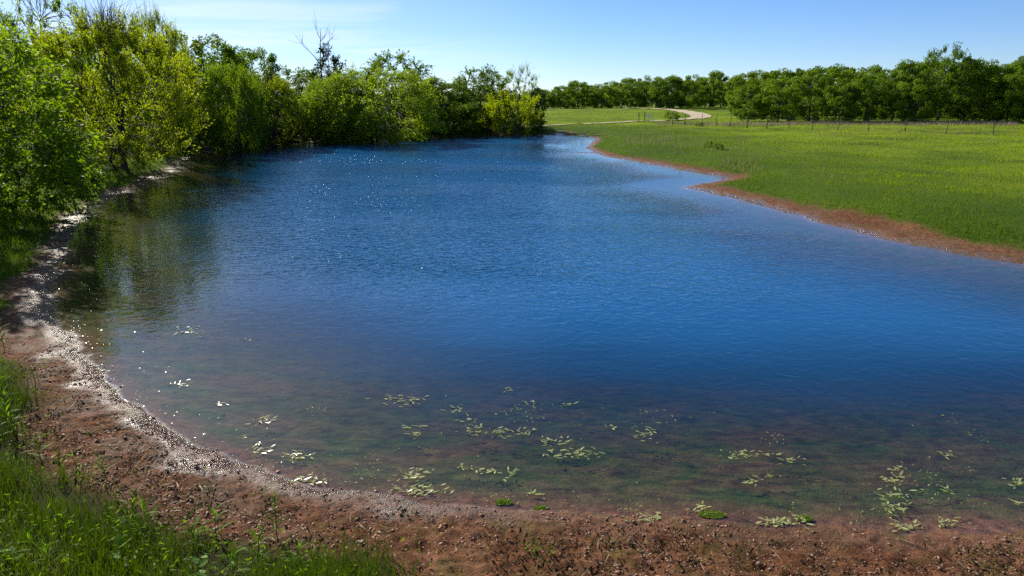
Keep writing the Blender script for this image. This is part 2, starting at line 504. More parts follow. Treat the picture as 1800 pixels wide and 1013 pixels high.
# wind ripples out on the open pond, smooth in the lee of the banks
calm = smooth01(-DW + 1.2 * fbm(WX * .3, WY * .3, 66, 3), 1.0, 7.0)
lee = smooth01(WY - 0.33 * WX + 2.2 * fbm(WX * .22, WY * .22, 61, 3), 11.0, 19.0)
streak = 0.3 + 0.7 * smooth01(fbm(WX * 0.10 + WY * .03, WY * 0.22, 64, 3), -0.35, 0.30)
lee = lee * (0.18 + 0.82 * smooth01(WX + 0.42 * WY, 0.0, 8.0))
RIP = (0.035 + 0.06 * calm) + 1.0 * lee * calm * streak
MURK = 0.92 * smooth01(-DW + 0.8 * fbm(WX * .25, WY * .5, 67, 3), 1.3, 7.5)
nwx, nwy = len(wx), len(wy)
wi = np.arange(nwx * nwy).reshape(nwy, nwx)
WQ = np.stack([wi[:-1, :-1], wi[:-1, 1:], wi[1:, 1:], wi[1:, :-1]], -1).reshape(-1, 4)
WV = np.stack([WX, WY, np.zeros_like(WX)], -1).reshape(-1, 3)
WB = WV.copy(); WB[:, 2] = -4.0
n0 = len(WV)
rimi = np.concatenate([wi[0, :], wi[1:, -1], wi[-1, -2::-1], wi[-2:0:-1, 0]])
SQ = np.stack([rimi, rimi + n0, np.roll(rimi, -1) + n0, np.roll(rimi, -1)], -1)
wm = mesh_np("pond_water", np.concatenate([WV, WB]), np.concatenate([WQ, WQ[:, ::-1] + n0, SQ]), None, M['water'],
             {"ripple": np.tile(RIP.ravel(), 2), "murk": np.tile(MURK.ravel(), 2)}, False)
tag(obj("pond_water", wm), "deep blue rippled pond water", kind='structure')

# ------------------------------------------------------------------ gravel road
def ribbon(name, pts, w, m, lift):
    pts = np.array(pts, float)
    t = np.linspace(0, len(pts) - 1, 90)
    i = np.minimum(t.astype(int), len(pts) - 2); f = (t - i)[:, None]
    p0 = pts[np.maximum(i - 1, 0)]; p1 = pts[i]; p2 = pts[i + 1]; p3 = pts[np.minimum(i + 2, len(pts) - 1)]
    c = 0.5 * (2 * p1 + (p2 - p0) * f + (2 * p0 - 5 * p1 + 4 * p2 - p3) * f ** 2 + (3 * p1 - p0 - 3 * p2 + p3) * f ** 3)
    tg = np.gradient(c, axis=0); tg /= np.linalg.norm(tg, axis=1)[:, None]
    nr = np.stack([-tg[:, 1], tg[:, 0]], -1)
    ww = np.interp(t, np.arange(len(w)), w)[:, None]
    rows = []
    for s in (-0.5, -0.25, 0, 0.25, 0.5):
        q = c + nr * ww * s
        z = height(q[:, 0], q[:, 1]) + lift
        rows.append(np.concatenate([q, z[:, None]], 1))
    V = np.stack(rows, 1).reshape(-1, 3)
    n = len(c); ii = np.arange(n * 5).reshape(n, 5)
    Qd = np.stack([ii[:-1, :-1], ii[:-1, 1:], ii[1:, 1:], ii[1:, :-1]], -1).reshape(-1, 4)
    return obj(name, mesh_np(name, V, Qd, None, m, None, True))
RD = [flat(px, py, 0.55) for px, py in [(1090, 192.3), (1150, 194), (1185, 196.5), (1215, 200.5), (1232, 204.5), (1222, 208), (1190, 210.5), (1130, 213.5), (1050, 217), (970, 221), (860, 226)]]
road = ribbon("road", RD, [2, 2.6, 3.2, 3.7, 3.4, 2.4, 1.7, 1.3, 1.2, 1.1, 1.1], M['road'], 0.10)
tag(road, "pale gravel road bending through the far pasture", kind='structure')

# ------------------------------------------------------------------ tube and leaf builders
class Tubes:
    def __init__(s): s.V = []; s.Q = []; s.n = 0
    def add(s, pts, rad, k=5):
        pts = np.asarray(pts, float); rad = np.asarray(rad, float)
        n = len(pts)
        tg = np.gradient(pts, axis=0); tg /= np.linalg.norm(tg, axis=1)[:, None] + 1e-9
        ref = np.where(np.abs(tg[:, 2:3]) > 0.9, np.array([[1., 0, 0]]), np.array([[0, 0, 1.]]))
        u = np.cross(tg, ref); u /= np.linalg.norm(u, axis=1)[:, None] + 1e-9
        v = np.cross(tg, u)
        a = np.arange(k) * 2 * math.pi / k
        ring = pts[:, None] + rad[:, None, None] * (np.cos(a)[None, :, None] * u[:, None] + np.sin(a)[None, :, None] * v[:, None])
        s.V.append(ring.reshape(-1, 3))
        i = np.arange(n * k).reshape(n, k) + s.n
        j = np.roll(i, -1, axis=1)
        s.Q.append(np.stack([i[:-1], j[:-1], j[1:], i[1:]], -1).reshape(-1, 4))
        s.n += n * k
    def mesh(s, name, m):
        return mesh_np(name, np.concatenate(s.V), np.concatenate(s.Q), None, m, None, True)

def bez(a, b, c, n=6):
    t = np.linspace(0, 1, n)[:, None]
    return (1 - t) ** 2 * a + 2 * t * (1 - t) * b + t * t * c

def leaves_mesh(name, C, L, Wd, m, up=0.5, axis_dir=None, v=None, r=None, face=None):
    """diamond leaves folded along the middle; C centres, axis_dir optional leaf directions"""
    r = r or rng
    n = len(C)
    if axis_dir is None:
        u = r.normal(size=(n, 3)); u[:, 2] *= 0.6
    else:
        u = axis_dir + r.normal(size=(n, 3)) * 0.45
    u /= np.linalg.norm(u, axis=1)[:, None]
    nn = r.normal(size=(n, 3)) * (1 if face is None else .55); nn[:, 2] += up
    if face is not None: nn = nn + face
    w = np.cross(nn, u); w /= np.linalg.norm(w, axis=1)[:, None] + 1e-9
    l = (L * r.uniform(0.65, 1.25, n))[:, None]; wd = (Wd * r.uniform(0.7, 1.2, n))[:, None]
    nrm = np.cross(u, w)
    V = np.stack([C - u * l * .5, C + w * wd * .5 - nrm * wd * .15, C + u * l * .5, C - w * wd * .5 - nrm * wd * .15], 1)
    F = np.arange(n * 4).reshape(n, 4)
    if v is None: v = r.uniform(0, 1, n)
    return mesh_np(name, V.reshape(-1, 3), F, None, m, {"v": np.repeat(v, 4)})

def make_tree(seed, H, Rd, cb=0.2, nclump=110, nleaf=100, L=0.26, Wd=0.17, lm='oak', bm='bark', style='round',
              limbs=8, cr=0.85, tr=0.16, stems=1, bare=0, power=0.6, lobes=0.22, lean=0.0, hole=0.0, top=1.0, flatc=0.7):
    r = np.random.default_rng(seed)
    T = Tubes()
    ph = r.uniform(0, 6.28, 6)
    def env(t, a):
        base = np.clip(np.sin(np.pi * (0.14 + 0.80 * t)), 0, 1) ** power
        lob = 1 + lobes * (np.sin(2 * a + ph[0]) * .5 + np.sin(3 * a + ph[1] + 4 * t) * .5 + np.sin(5 * a + ph[2] - 7 * t) * .4)
        return Rd * base * lob
    # limbs
    samples = []
    for s in range(stems):
        sa = r.uniform(0, 6.28); so = 0.0 if stems == 1 else r.uniform(0.15, 0.5)
        spread = 0 if stems == 1 else r.uniform(0.15, 0.55) * Rd
        base = np.array([math.cos(sa) * so * .6, math.sin(sa) * so * .6, -0.15])
        tip = np.array([math.cos(sa) * spread + lean * .5, math.sin(sa) * spread, H * r.uniform(.72, .86)])
        midp = base * .7 + np.array([math.cos(sa) * spread * .3, math.sin(sa) * spread * .3, H * .4]) + np.append(r.normal(size=2) * .12 * Rd, 0)
        tp = bez(base, midp, tip, 10)
        tp[1:-1, :2] += r.normal(size=(8, 2)) * 0.03 * Rd
        rd = tr / math.sqrt(stems) * np.linspace(1, .12, 10) ** .9
        rd[0] *= 1.45
        T.add(tp, rd, 7)
        samples.append(tp[3:])
        for i in range(max(2, limbs // stems)):
            t0 = r.uniform(.18, .75) * 9; i0 = int(t0); st = tp[i0] + (tp[i0 + 1] - tp[i0]) * (t0 - i0)
            a = i * 2.4 + r.uniform(-.4, .4) + sa
            tt = np.clip((st[2] / H - cb) / (1 - cb) + r.uniform(.1, .45), 0.05, .95)
            e = env(tt, a) * r.uniform(.6, .85)
            end = np.array([math.cos(a) * e, math.sin(a) * e, H * (cb + (1 - cb) * tt)])
            mid = (st + end) / 2 + np.array([0, 0, r.uniform(-.1, .25) * e])
            b = bez(st, mid, end, 8)
            b[1:-1] += r.normal(size=(6, 3)) * 0.025 * Rd
            T.add(b, tr * .42 / math.sqrt(stems) * np.linspace(1, .15, 8) * (1 - .5 * t0 / 9), 5)
            samples.append(b[2:])
    SP = np.concatenate(samples)
    # clumps in the crown's shell
    C = []
    while len(C) < nclump:
        t = r.uniform(0, 1); a = r.uniform(0, 6.28)
        if r.uniform() > np.clip(np.sin(np.pi * (0.14 + .8 * t)), 0, 1) ** power + .05: continue
        rho = r.uniform(0.30, 1.0) ** 0.5
        e = env(t, a) * rho
        p = np.array([math.cos(a) * e + lean * t, math.sin(a) * e, H * top * (cb + (1 - cb) * t)])
        if hole and vnoise(np.array([p[0] * .8 + 50]), np.array([p[2] * .8 + 20 + p[1] * .4]), seed)[0] < hole: continue
        C.append(p)
    C = np.array(C)
    LC, LD, LV, LN = [], [], [], []
    for c in C:
        dd = np.linalg.norm((SP - c) * np.array([1, 1, 1.6]) + np.array([0, 0, .3]), axis=1)
        st = SP[dd.argmin()]
        mid = (st + c) / 2 + np.array([0, 0, .15 * np.linalg.norm(c - st)])
        T.add(bez(st, mid, c, 4), np.array([.028, .02, .013, .006]) * (H / 8), 3)
        s = cr * r.uniform(.6, 1.25); cv = r.uniform(0, 1)
        if style == 'round':
            q = r.normal(size=(nleaf, 3)); q /= np.linalg.norm(q, axis=1)[:, None]
            q *= (r.uniform(0.15, 1, nleaf) ** .5)[:, None] * s * np.array([1, 1, flatc])
            LC.append(c + q); LD.append(q * .4 + np.array([0, 0, -.15 * s])); LN.append(q / s * 1.1)
            LV.append(np.clip(.5 * cv + .5 * r.uniform(0, 1, nleaf), 0, 1))
        else:
            nt_ = 7
            for j in range(nt_):
                o = c - np.array([lean * .3, 0, H * cb * .6]); o = o / (np.linalg.norm(o) + 1e-6)
                if style == 'fan':
                    dv = o * .7 + np.array([0, 0, .75]) + r.normal(size=3) * .38
                    dv /= np.linalg.norm(dv); ln = s * 1.5 * r.uniform(.6, 1.3)
                    pts = bez(c, c + dv * ln * .5, c + dv * ln + np.array([0, 0, -.05 * ln]), 4)
                elif style == 'spray':
                    dv = o * np.array([1, 1, .35]) + r.normal(size=3) * .4
                    dv /= np.linalg.norm(dv); ln = s * 1.5 * r.uniform(.6, 1.3)
                    pts = bez(c, c + dv * ln * .6 + np.array([0, 0, .10 * ln]), c + dv * ln + np.array([0, 0, -.18 * ln]), 4)
                else:   # droop
                    dv = o * np.array([1, 1, .2]) + r.normal(size=3) * .35
                    dv /= np.linalg.norm(dv); ln = s * 1.4 * r.uniform(.6, 1.3)
                    pts = bez(c, c + dv * ln * .7 + np.array([0, 0, .12 * ln]), c + dv * ln * .95 + np.array([0, 0, -.45 * ln]), 4)
                T.add(pts, np.array([.012, .009, .006, .003]) * (H / 8), 3)
                m_ = max(2, nleaf // nt_)
                t = r.uniform(.05, 1, m_); f = t * 3; i = np.minimum(f.astype(int), 2); ff = (f - i)[:, None]
                pp = pts[i] * (1 - ff) + pts[i + 1] * ff
                td = pts[i + 1] - pts[i]; td /= np.linalg.norm(td, axis=1)[:, None]
                sd_ = 0.09 if style != 'spray' else 0.07
                LC.append(pp + r.normal(size=(m_, 3)) * sd_); LD.append(td * .8); LN.append((pp - c) / s * .8)
                LV.append(np.clip(.45 * cv + .55 * r.uniform(0, 1, m_), 0, 1))
    # bare twig tops
    for i in range(bare):
        a = r.uniform(0, 6.28); e = Rd * r.uniform(0, .42)
        st = np.array([math.cos(a) * e * .4, math.sin(a) * e * .4, H * r.uniform(.82, .92)])
        end = np.array([math.cos(a) * e, math.sin(a) * e, H * r.uniform(.98, 1.12)])
        b = bez(st, (st + end) / 2 + r.normal(size=3) * .1, end, 5)
        T.add(b, np.linspace(.022, .006, 5), 3)
        for j in range(7):
            q = b[1 + j % 4]; d = end - st; d = d / np.linalg.norm(d) + r.normal(size=3) * .45
            T.add(np.array([q, q + d * .35, q + d * .7 + np.array([0, 0, .1])]), np.array([.011, .008, .004]), 3)
    LN = np.concatenate(LN); LC = np.concatenate(LC); LD = np.concatenate(LD); LV = np.concatenate(LV)
    crown = leaves_mesh("crown", LC, L, Wd, M[lm], .5, LD if style != 'round' else None, LV, r, LN)
    return crown, T.mesh("trunk", M[bm]), H, Rd

PROTO = {
    'oak_a': make_tree(1, 8.0, 4.6, 0.06, 80, 165, .30, .21, 'oak', limbs=9, cr=.98, power=.5, lobes=.25),
    'oak_b': make_tree(2, 8.0, 4.4, 0.04, 80, 165, .30, .21, 'oak', limbs=9, cr=1.0, power=.55, lobes=.32),
    'oak_c': make_tree(3, 8.0, 4.2, 0.10, 74, 165, .30, .21, 'oak', limbs=8, cr=.95, power=.6, lobes=.28),
    'oak_d': make_tree(4, 8.0, 4.4, 0.03, 76, 170, .30, .21, 'oak', limbs=8, cr=1.05, power=.5, lobes=.34),
    'ash': make_tree(5, 9.0, 3.8, 0.10, 110, 110, .26, .14, 'oak', style='fan', limbs=8, cr=.85, power=.6),
    'willow': make_tree(6, 8.2, 4.2, 0.06, 310, 165, 0.165, .060, 'willow', style='fan', limbs=16, cr=.75, tr=.26, stems=4, bare=46, power=.62, lobes=.16, top=.95),
    'willow_b': make_tree(7, 8.0, 3.6, 0.02, 190, 140, .17, .06, 'willow', style='fan', limbs=12, cr=.75, tr=.2, stems=3, bare=16, power=.6),
    'elm': make_tree(8, 7.5, 4.6, 0.05, 330, 120, .17, .095, 'elm', style='spray', limbs=16, cr=.8, tr=.2, power=.5, lobes=.2),
    'sparse': make_tree(9, 10.0, 3.4, 0.30, 85, 75, .20, .09, 'droop', style='fan', limbs=12, cr=.75, tr=.2, bare=10, power=.6, hole=.3),
    'green_a': make_tree(10, 8.5, 4.4, 0.04, 105, 175, .24, .15, 'green', style='round', limbs=10, cr=.85, power=.5, lobes=.3),
    'green_b': make_tree(11, 8.5, 4.0, 0.01, 180, 120, .22, .13, 'green', style='spray', limbs=10, cr=.9, power=.55, lobes=.3),
    'droop': make_tree(12, 7.0, 5.0, 0.07, 300, 130, .20, .075, 'droop', style='droop', limbs=14, cr=1.0, tr=.22, stems=3, power=.5, lobes=.2),
    'bush': make_tree(13, 4.0, 3.0, 0.03, 90, 130, .17, .075, 'willow', style='fan', limbs=9, cr=.6, tr=.09, stems=3, power=.45),
    'gbush': make_tree(14, 3.6, 3.0, 0.02, 80, 120, .18, .11, 'green', style='spray', limbs=8, cr=.7, tr=.08, stems=3, power=.45),
    'cedar': make_tree(15, 6.0, 1.9, 0.03, 90, 90, .22, .10, 'dark', style='spray', limbs=8, cr=.55, tr=.12, power=.75, lobes=.12),
    'shrub': make_tree(16, 1.4, 1.0, 0.03, 30, 70, .13, .07, 'green', style='round', limbs=5, cr=.32, tr=.03, stems=3, power=.5),
}

def place_tree(kind, name, px, Y, top_py, width, label, cat='tree', group=None, rz=None, zs=None):
    crown, trunk, H, Rd = PROTO[kind]
    if 296 < px < 960 and Y < 90:                              # keep roots on the far bank
        Y = max(Y, float(np.interp(px, [300, 330, 400, 520, 620, 720, 840, 930, 960], [46, 49.3, 55.2, 62.2, 65.5, 69.3, 73.8, 74.5, 75]))
                + {'droop': -2.2, 'bush': -1.0, 'willow_b': -.5, 'gbush': 2.5, 'cedar': 3.5}.get(kind, 6.0))
    x = Y * (px - 900) / 1263.0
    d = ray(px, top_py)
    top = EYE + d[2] * (Y / d[1])
    z = ground_z(x, Y)
    sz = max(0.35, (top - z) / H)
    sx = (width * Y / 1263.0) / (2 * Rd)
    e = empty(name, (x, Y, z - 0.05), random.uniform(0, 6.28) if rz is None else rz, (sx, sx, sz))
    tag(e, label, cat, group)
    obj("trunk", trunk, e); obj("crown", crown, e)
    return e

# ------------------------------------------------------------------ trees of the near bank and far shore
LB = "trees and bushes crowding the shaded bank"
T_ = place_tree
T_('elm', 'elm_tree', -105, 21.5, 40, 430, "leafy elm with bright layered sprays overhanging the muddy bank nearest the camera", group=LB)
T_('gbush', 'leafy_bush', 28, 24.5, 235, 210, "low leafy bush under the bright elm sprays at the bank", 'bush', LB)
T_('willow', 'willow_tree', 200, 37, 40, 285, "big yellow green willow with bare twiggy top and dark forked stems at the water", group=LB)
T_('sparse', 'thin_tree', 92, 50, -4, 170, "tall thin tree with open airy crown rising behind the yellow willow", group=LB)
T_('willow_b', 'willow_tree', 50, 44, 70, 150, "yellowish willow between the bright elm and the airy tall tree", group=LB)
T_('willow_b', 'willow_tree', 280, 52, 42, 120, "twiggy topped yellowish tree peeking between big willow and dark dense tree", group=LB)
T_('green_b', 'leafy_tree', 150, 58, 62, 200, "mid green tree showing through behind the big yellow willow", group=LB)
T_('green_a', 'leafy_tree', 362, 50, 62, 165, "tall dense dark green tree just past the yellow willow", group=LB)
T_('green_a', 'leafy_tree', 438, 58, 88, 130, "dense dark tree sloping down beside the gap with the dead snag", group=LB)
T_('droop', 'leafy_tree', 405, 47, 122, 110, "sunlit mid green tree standing in front of the dark dense trees", group=LB)
T_('willow_b', 'willow_tree', 468, 53, 142, 120, "yellow green rounded willow at water's edge before the sky gap", group=LB)
T_('green_b', 'leafy_tree', 535, 64, 125, 130, "loose leafy tree below the bare grey snag", group=LB)
T_('cedar', 'vine_covered_tree', 581, 68, 92, 62, "dark vine smothered tree top beside the bare snag", group=LB)
T_('droop', 'drooping_tree', 655, 54, 128, 235, "broad bright green tree with branches drooping over the far water", group=LB)
T_('droop', 'drooping_tree', 590, 57, 140, 130, "bright leafy tree crowding the flank of the broad drooping tree", group=LB)
T_('green_b', 'leafy_tree', 690, 66, 100, 130, "tall green tree with ragged top behind the drooping tree", group=LB)
T_('green_a', 'leafy_tree', 775, 66, 138, 120, "dark tree stepping down behind the tip of the drooping branches", group=LB)
T_('green_b', 'leafy_tree', 845, 70, 124, 105, "dark fine leaved tree next to the pale airy tree at the far corner", group=LB)
T_('sparse', 'thin_tree', 912, 72, 124, 78, "pale airy tree with thin crown at the far corner of the pond", group=LB)
T_('bush', 'willow_bush', 898, 68, 166, 98, "yellow green willow bush at the far corner of the pond", 'bush', LB)
T_('cedar', 'cedar_tree', 943, 72, 158, 34, "small dark cedar closing the tree row beside the open pasture", group=LB)
T_('gbush', 'leafy_bush', 735, 62, 196, 95, "low green bush dipping toward the water past the drooping tree", 'bush', LB)
T_('gbush', 'leafy_bush', 815, 68, 190, 90, "dark low bush on the bank before the yellow willow bush", 'bush', LB)
T_('gbush', 'leafy_bush', 425, 46, 205, 95, "shaded bush hanging over dead sticks at the waterline", 'bush', LB)
T_('gbush', 'leafy_bush', 520, 54, 195, 100, "rounded bush under the sky gap at the waterline", 'bush', LB)
T_('gbush', 'leafy_bush', 340, 45, 200, 105, "deep shaded bush beside the forked willow stems", 'bush', LB)
for px, Y, tp, wd, lab in [(300, 43.5, 236, 70, "dark low bush at the water just past the willow's fallen sticks"), (375, 50, 222, 90, "low shaded bush below the tall dense tree"), (470, 54, 212, 90, "shaded bush at the foot of the yellow green rounded willow"),
        (560, 60, 205, 90, "shaded bush at the water below the vine smothered tree"), (775, 66, 202, 80, "dark bush under the stepping down dark tree"),
        (855, 70, 200, 80, "dark bush at the foot of the yellow willow bush"), (925, 71.5, 205, 55, "lowest bush beside the cedar at the far corner")]:
    T_('gbush', 'leafy_bush', px, Y, tp, wd, lab, 'bush', LB)
for px, Y, tp, wd in [(-190, 34, 30, 240), (-20, 60, 60, 170), (230, 66, 70, 150), (330, 70, 90, 140), (485, 78, 150, 130), (620, 76, 130, 130), (740, 80, 150, 120), (860, 84, 150, 110), (400, 76, 100, 130)]:
    T_(random.choice(['green_a', 'green_b']), 'leafy_tree', px, Y, tp, wd, "dark leafy tree half hidden in the back of the bank thicket", group="hidden trees at the back of the thicket")

# far tree line behind the pasture
FAR = "oaks of the far tree line"
far = [(955, 178, 158, 45), (985, 176, 152, 42), (1018, 180, 143, 48), (1058, 176, 150, 44), (1092, 180, 140, 50), (1128, 174, 142, 46), (1172, 170, 136, 56),
       (1212, 172, 134, 50), (1248, 176, 128, 52), (1285, 172, 133, 48)]
ordn = ["first", "second", "third", "fourth", "fifth", "sixth", "seventh", "eighth", "ninth", "tenth", "eleventh", "twelfth", "thirteenth", "fourteenth", "fifteenth", "sixteenth"]
for i, (px, Y, tp, wd) in enumerate(far):
    lab = "%s oak of the far tree line counted from the corner of the pond" % ordn[i]
    T_(['oak_c', 'oak_a', 'oak_d', 'oak_b'][i % 4], 'oak_tree', px, Y, tp, wd * 1.15, lab, group=FAR)
for i in range(12):
    px = 945 + i * 33 + random.uniform(-8, 8)
    T_(['oak_b', 'oak_c', 'oak_a'][i % 3], 'oak_tree', px, 192 + random.uniform(0, 14), np.interp(px, [945, 1020, 1240, 1340], [156, 144, 130, 128]) + random.uniform(-3, 8), 58,
       "oak crown filling the second rank of the far tree line", group="second rank of the far tree line")
for px, Y, tp, wd, lab in [(1335, 150, 131, 60, "lit oak where the far tree line meets the nearer wood"), (1300, 128, 150, 46, "small oak beside the bend of the gravel road")]:
    T_('oak_b', 'oak_tree', px, Y, tp, wd, lab, group=FAR)

# nearer oak wood behind the fence
NEAR = "oaks along the edge of the wood behind the fence"
near = [(1318, 96, 152, 66, 'oak_c'), (1372, 93, 138, 84, 'oak_a'), (1428, 95, 122, 80, 'oak_b'), (1478, 91, 148, 74, 'oak_d'), (1525, 93, 135, 82, 'oak_a'),
        (1572, 95, 112, 84, 'oak_c'), (1612, 91, 140, 74, 'oak_b'), (1655, 94, 90, 96, 'ash'), (1700, 93, 104, 92, 'oak_d'), (1738, 91, 150, 72, 'oak_a'),
        (1778, 89, 118, 80, 'oak_b'), (1822, 88, 96, 96, 'oak_c'), (1880, 86, 92, 100, 'oak_a')]
special = {7: "tallest tree of the wood behind the fence with spiky pale top", 0: "first oak of the wood behind the fence, standing nearest the road bend",
           11: "tall round topped oak at the picture's edge behind the fence", 12: "oak just leaving the picture behind the fence"}
for i, (px, Y, tp, wd, kd) in enumerate(near):
    T_(kd, 'ash_tree' if kd == 'ash' else 'oak_tree', px, Y, tp, wd * 1.04, special.get(i, "%s oak of the wood behind the fence counted from the road bend" % ordn[i]), group=NEAR)
for i in range(22):
    px = 1330 + (i % 11) * 52 + random.uniform(-12, 12) + (26 if i > 10 else 0)
    T_(['oak_b', 'oak_c', 'oak_a', 'oak_d'][i % 4], 'oak_tree', px, (110 if i < 11 else 122) + random.uniform(-3, 4),
       np.interp(px, [1330, 1420, 1560, 1650, 1740, 1800, 1900], [128, 118, 116, 104, 116, 104, 96]) + random.uniform(-1, 8), 84,
       "oak crown inside the wood behind the front row", group="inner oaks of the wood behind the fence")

# small shrubs in the pasture
T_('shrub', 'shrub', 1184, 101, 196, 30, "dark round shrub in front of the gravel road bend", 'shrub')
T_('shrub', 'shrub', 1233, 81, 216, 16, "small dark shrub on the fence line near the road", 'shrub')
T_('shrub', 'shrub', 1252, 49.5, 263, 18, "dark weed clump in the meadow above the mud point", 'shrub')
T_('shrub', 'shrub', 1271, 48, 266, 20, "twin dark weed clump in the meadow toward the fence", 'shrub')

# bare snag
def snag():
    r = np.random.default_rng(3)
    Y = 70.0
    x = Y * (567 - 900) / 1263.0; z = ground_z(x, Y)
    e = tag(empty('dead_tree', (x, Y, z - .05)), "bare grey dead snag with forked branches above the green trees", 'tree')
    sc = Y / 1263.0
    T = Tubes()
    def P_(px, py, dy=0):
        d = ray(px, py); return np.array([Y * (px - 567) / 1263., dy, EYE + d[2] * (Y / d[1]) - z])
    T.add(np.array([[0, 0, 0], P_(568, 160), P_(567, 110), P_(569, 80), P_(571, 60), P_(572, 48)]), [.2, .10, .06, .04, .028, .01], 6)
    br = Tubes()
    def branch(pts, r0, twigs):
        pts = [np.array(p, float) for p in pts]
        br.add(np.array(pts), np.linspace(r0, .015, len(pts)), 4)
        for i in range(twigs):
            k = r.integers(1, len(pts)); q = pts[k] * r.uniform(.4, 1) + pts[k - 1] * 0; q = pts[k - 1] + (pts[k] - pts[k - 1]) * r.uniform(.3, 1)
            d = (pts[k] - pts[k - 1]); d = d / np.linalg.norm(d) * .6 + r.normal(size=3) * .45 + np.array([0, 0, .25])
            br.add(np.array([q, q + d * .45, q + d * .95 + np.array([0, 0, .12])]), [.016, .012, .006], 3)
    branch([P_(566, 112), P_(555, 98, .4), P_(545, 87, .6), P_(536, 79, .7), P_(532, 72, .8)], .042, 9)
    branch([P_(569, 92), P_(577, 83, -.4), P_(586, 74, -.6), P_(594, 66, -.7), P_(595, 58, -.8)], .055, 9)
    branch([P_(570, 72), P_(575, 64, .3), P_(580, 56, .4)], .04, 4)
    branch([P_(570, 68), P_(567, 58, -.3), P_(565, 50, -.3)], .035, 4)
    obj('trunk', T.mesh('snag_trunk', M['snag']), e); obj('branch', br.mesh('snag_branch', M['snag']), e)
snag()

# dead fallen branches at the waterline
def fallen(px0, py0, px1, py1, h, label, seed):
    r = np.random.default_rng(seed)
    a = np.array(at(px0, py0)); b = np.array((*flat(px1, py1), 0.0)) + np.array([0, 0, -.05])
    a[2] += h
    e = tag(empty('fallen_branch', tuple(a)), label, 'dead branch', 'dead branches at the shaded waterline')
    T = Tubes(); L = np.linalg.norm(b - a)
    for i in range(7):
        en = (b - a) * r.uniform(.5, 1.1) + r.normal(size=3) * np.array([.16, .16, .07]) * L
        en[2] = max(en[2], -a[2] + r.uniform(-.1, .25))
        m = en * .5 + np.array([0, 0, .10 * L]) + r.normal(size=3) * .04 * L
        p = bez(np.zeros(3), m, en, 7)
        T.add(p, np.linspace(.05, .008, 7), 4)
        for j in range(4):
            q = p[r.integers(2, 6)]; d = r.normal(size=3) * .3 + en / L * .5
            T.add(np.array([q, q + d * .4, q + d * .8]), [.014, .01, .005], 3)
    obj('branch', T.mesh('fallen_branch', M['bark']), e)
fallen(200, 288, 290, 312, .9, "tangle of bent dead branches reaching from the forked willow to the water", 1)
fallen(330, 272, 380, 268, .5, "dark sticks lying in the shade below the dense trees", 2)
fallen(448, 255, 466, 258, .8, "broken branch stub poking out of the water in shade", 4)

# ------------------------------------------------------------------ fence and gate
def fence():
    pts_px = [(1185, 216), (1208, 219), (1238, 224), (1263, 225), (1288, 225.5), (1319, 229), (1354, 231.5), (1393, 239), (1435, 234.5), (1481, 238), (1535, 240), (1601, 243), (1675, 240.5), (1759, 245), (1850, 249)]
    Ys = np.linspace(86, 62, len(pts_px))
    e = tag(empty('wire_fence', (0, 0, 0)), "thin wire fence on dark steel posts crossing the meadow before the oak wood", 'fence')
    V, Qd = [], []
    pm = None
    tops = []
    Tm = Tubes(); Tm.add(np.array([[0, 0, -.2], [0, 0, .6], [0, 0, 1.35]]), [.032, .032, .03], 5)
    Tm.add(np.array([[.03, 0, .1], [.06, 0, .12], [.06, 0, .35]]), [.02, .03, .02], 4)
    pm = Tm.mesh('post', M['post'])
    for (px, py), Y in zip(pts_px, Ys):
        x = Y * (px - 900) / 1263.; z = ground_z(x, Y)
        o = obj('post', pm, e); o.location = (x, Y, z); o.rotation_euler = (R(random.uniform(-3, 3)), R(random.uniform(-3, 3)), random.uniform(0, 3))
        tops.append((x, Y, z))
    tops = np.array(tops)
    for h in (0.35, 0.7, 1.0, 1.25):
        T = Tubes()
        pp = []
        for a, b in zip(tops[:-1], tops[1:]):
            for t in (0, .33, .66):
                q = a + (b - a) * t; pp.append(q + np.array([0, 0, h - .05 * (t * (1 - t)) * 4]))
        pp.append(tops[-1] + np.array([0, 0, h]))
        T.add(np.array(pp), np.full(len(pp), .006), 3)
        obj('wire', T.mesh('wire', M['wire']), e)
fence()

def gate():
    Y = 93.0
    xa, xb = Y * (1125 - 900) / 1263., Y * (1141 - 900) / 1263.
    za = ground_z(xa, Y)
    e = tag(empty('farm_gate', (xa, Y, za)), "pale pipe gate between two dark posts beside the gravel track", 'gate')
    w = xb - xa
    for x in (0, .75):
        T = Tubes(); T.add(np.array([[x, 0, -.1], [x, 0, .7], [x, 0, 1.35]]), [.05, .05, .045], 6)
        obj('post', T.mesh('gate_post', M['post']), e)
    for h in (.25, .5, .8, 1.05):
        T = Tubes(); T.add(np.array([[.85, 0, h], [.85 + w * .4, .1, h], [.85 + w, .2, h - .15]]), [.03, .03, .03], 5)
        obj('rail', T.mesh('gate_rail', M['gate']), e)
    T = Tubes(); T.add(np.array([[.9, .02, .9], [.9 + w * .5, .12, .55], [.86 + w, .22, .1]]), [.03] * 3, 5)
    obj('brace', T.mesh('gate_brace', M['gate']), e)
gate()

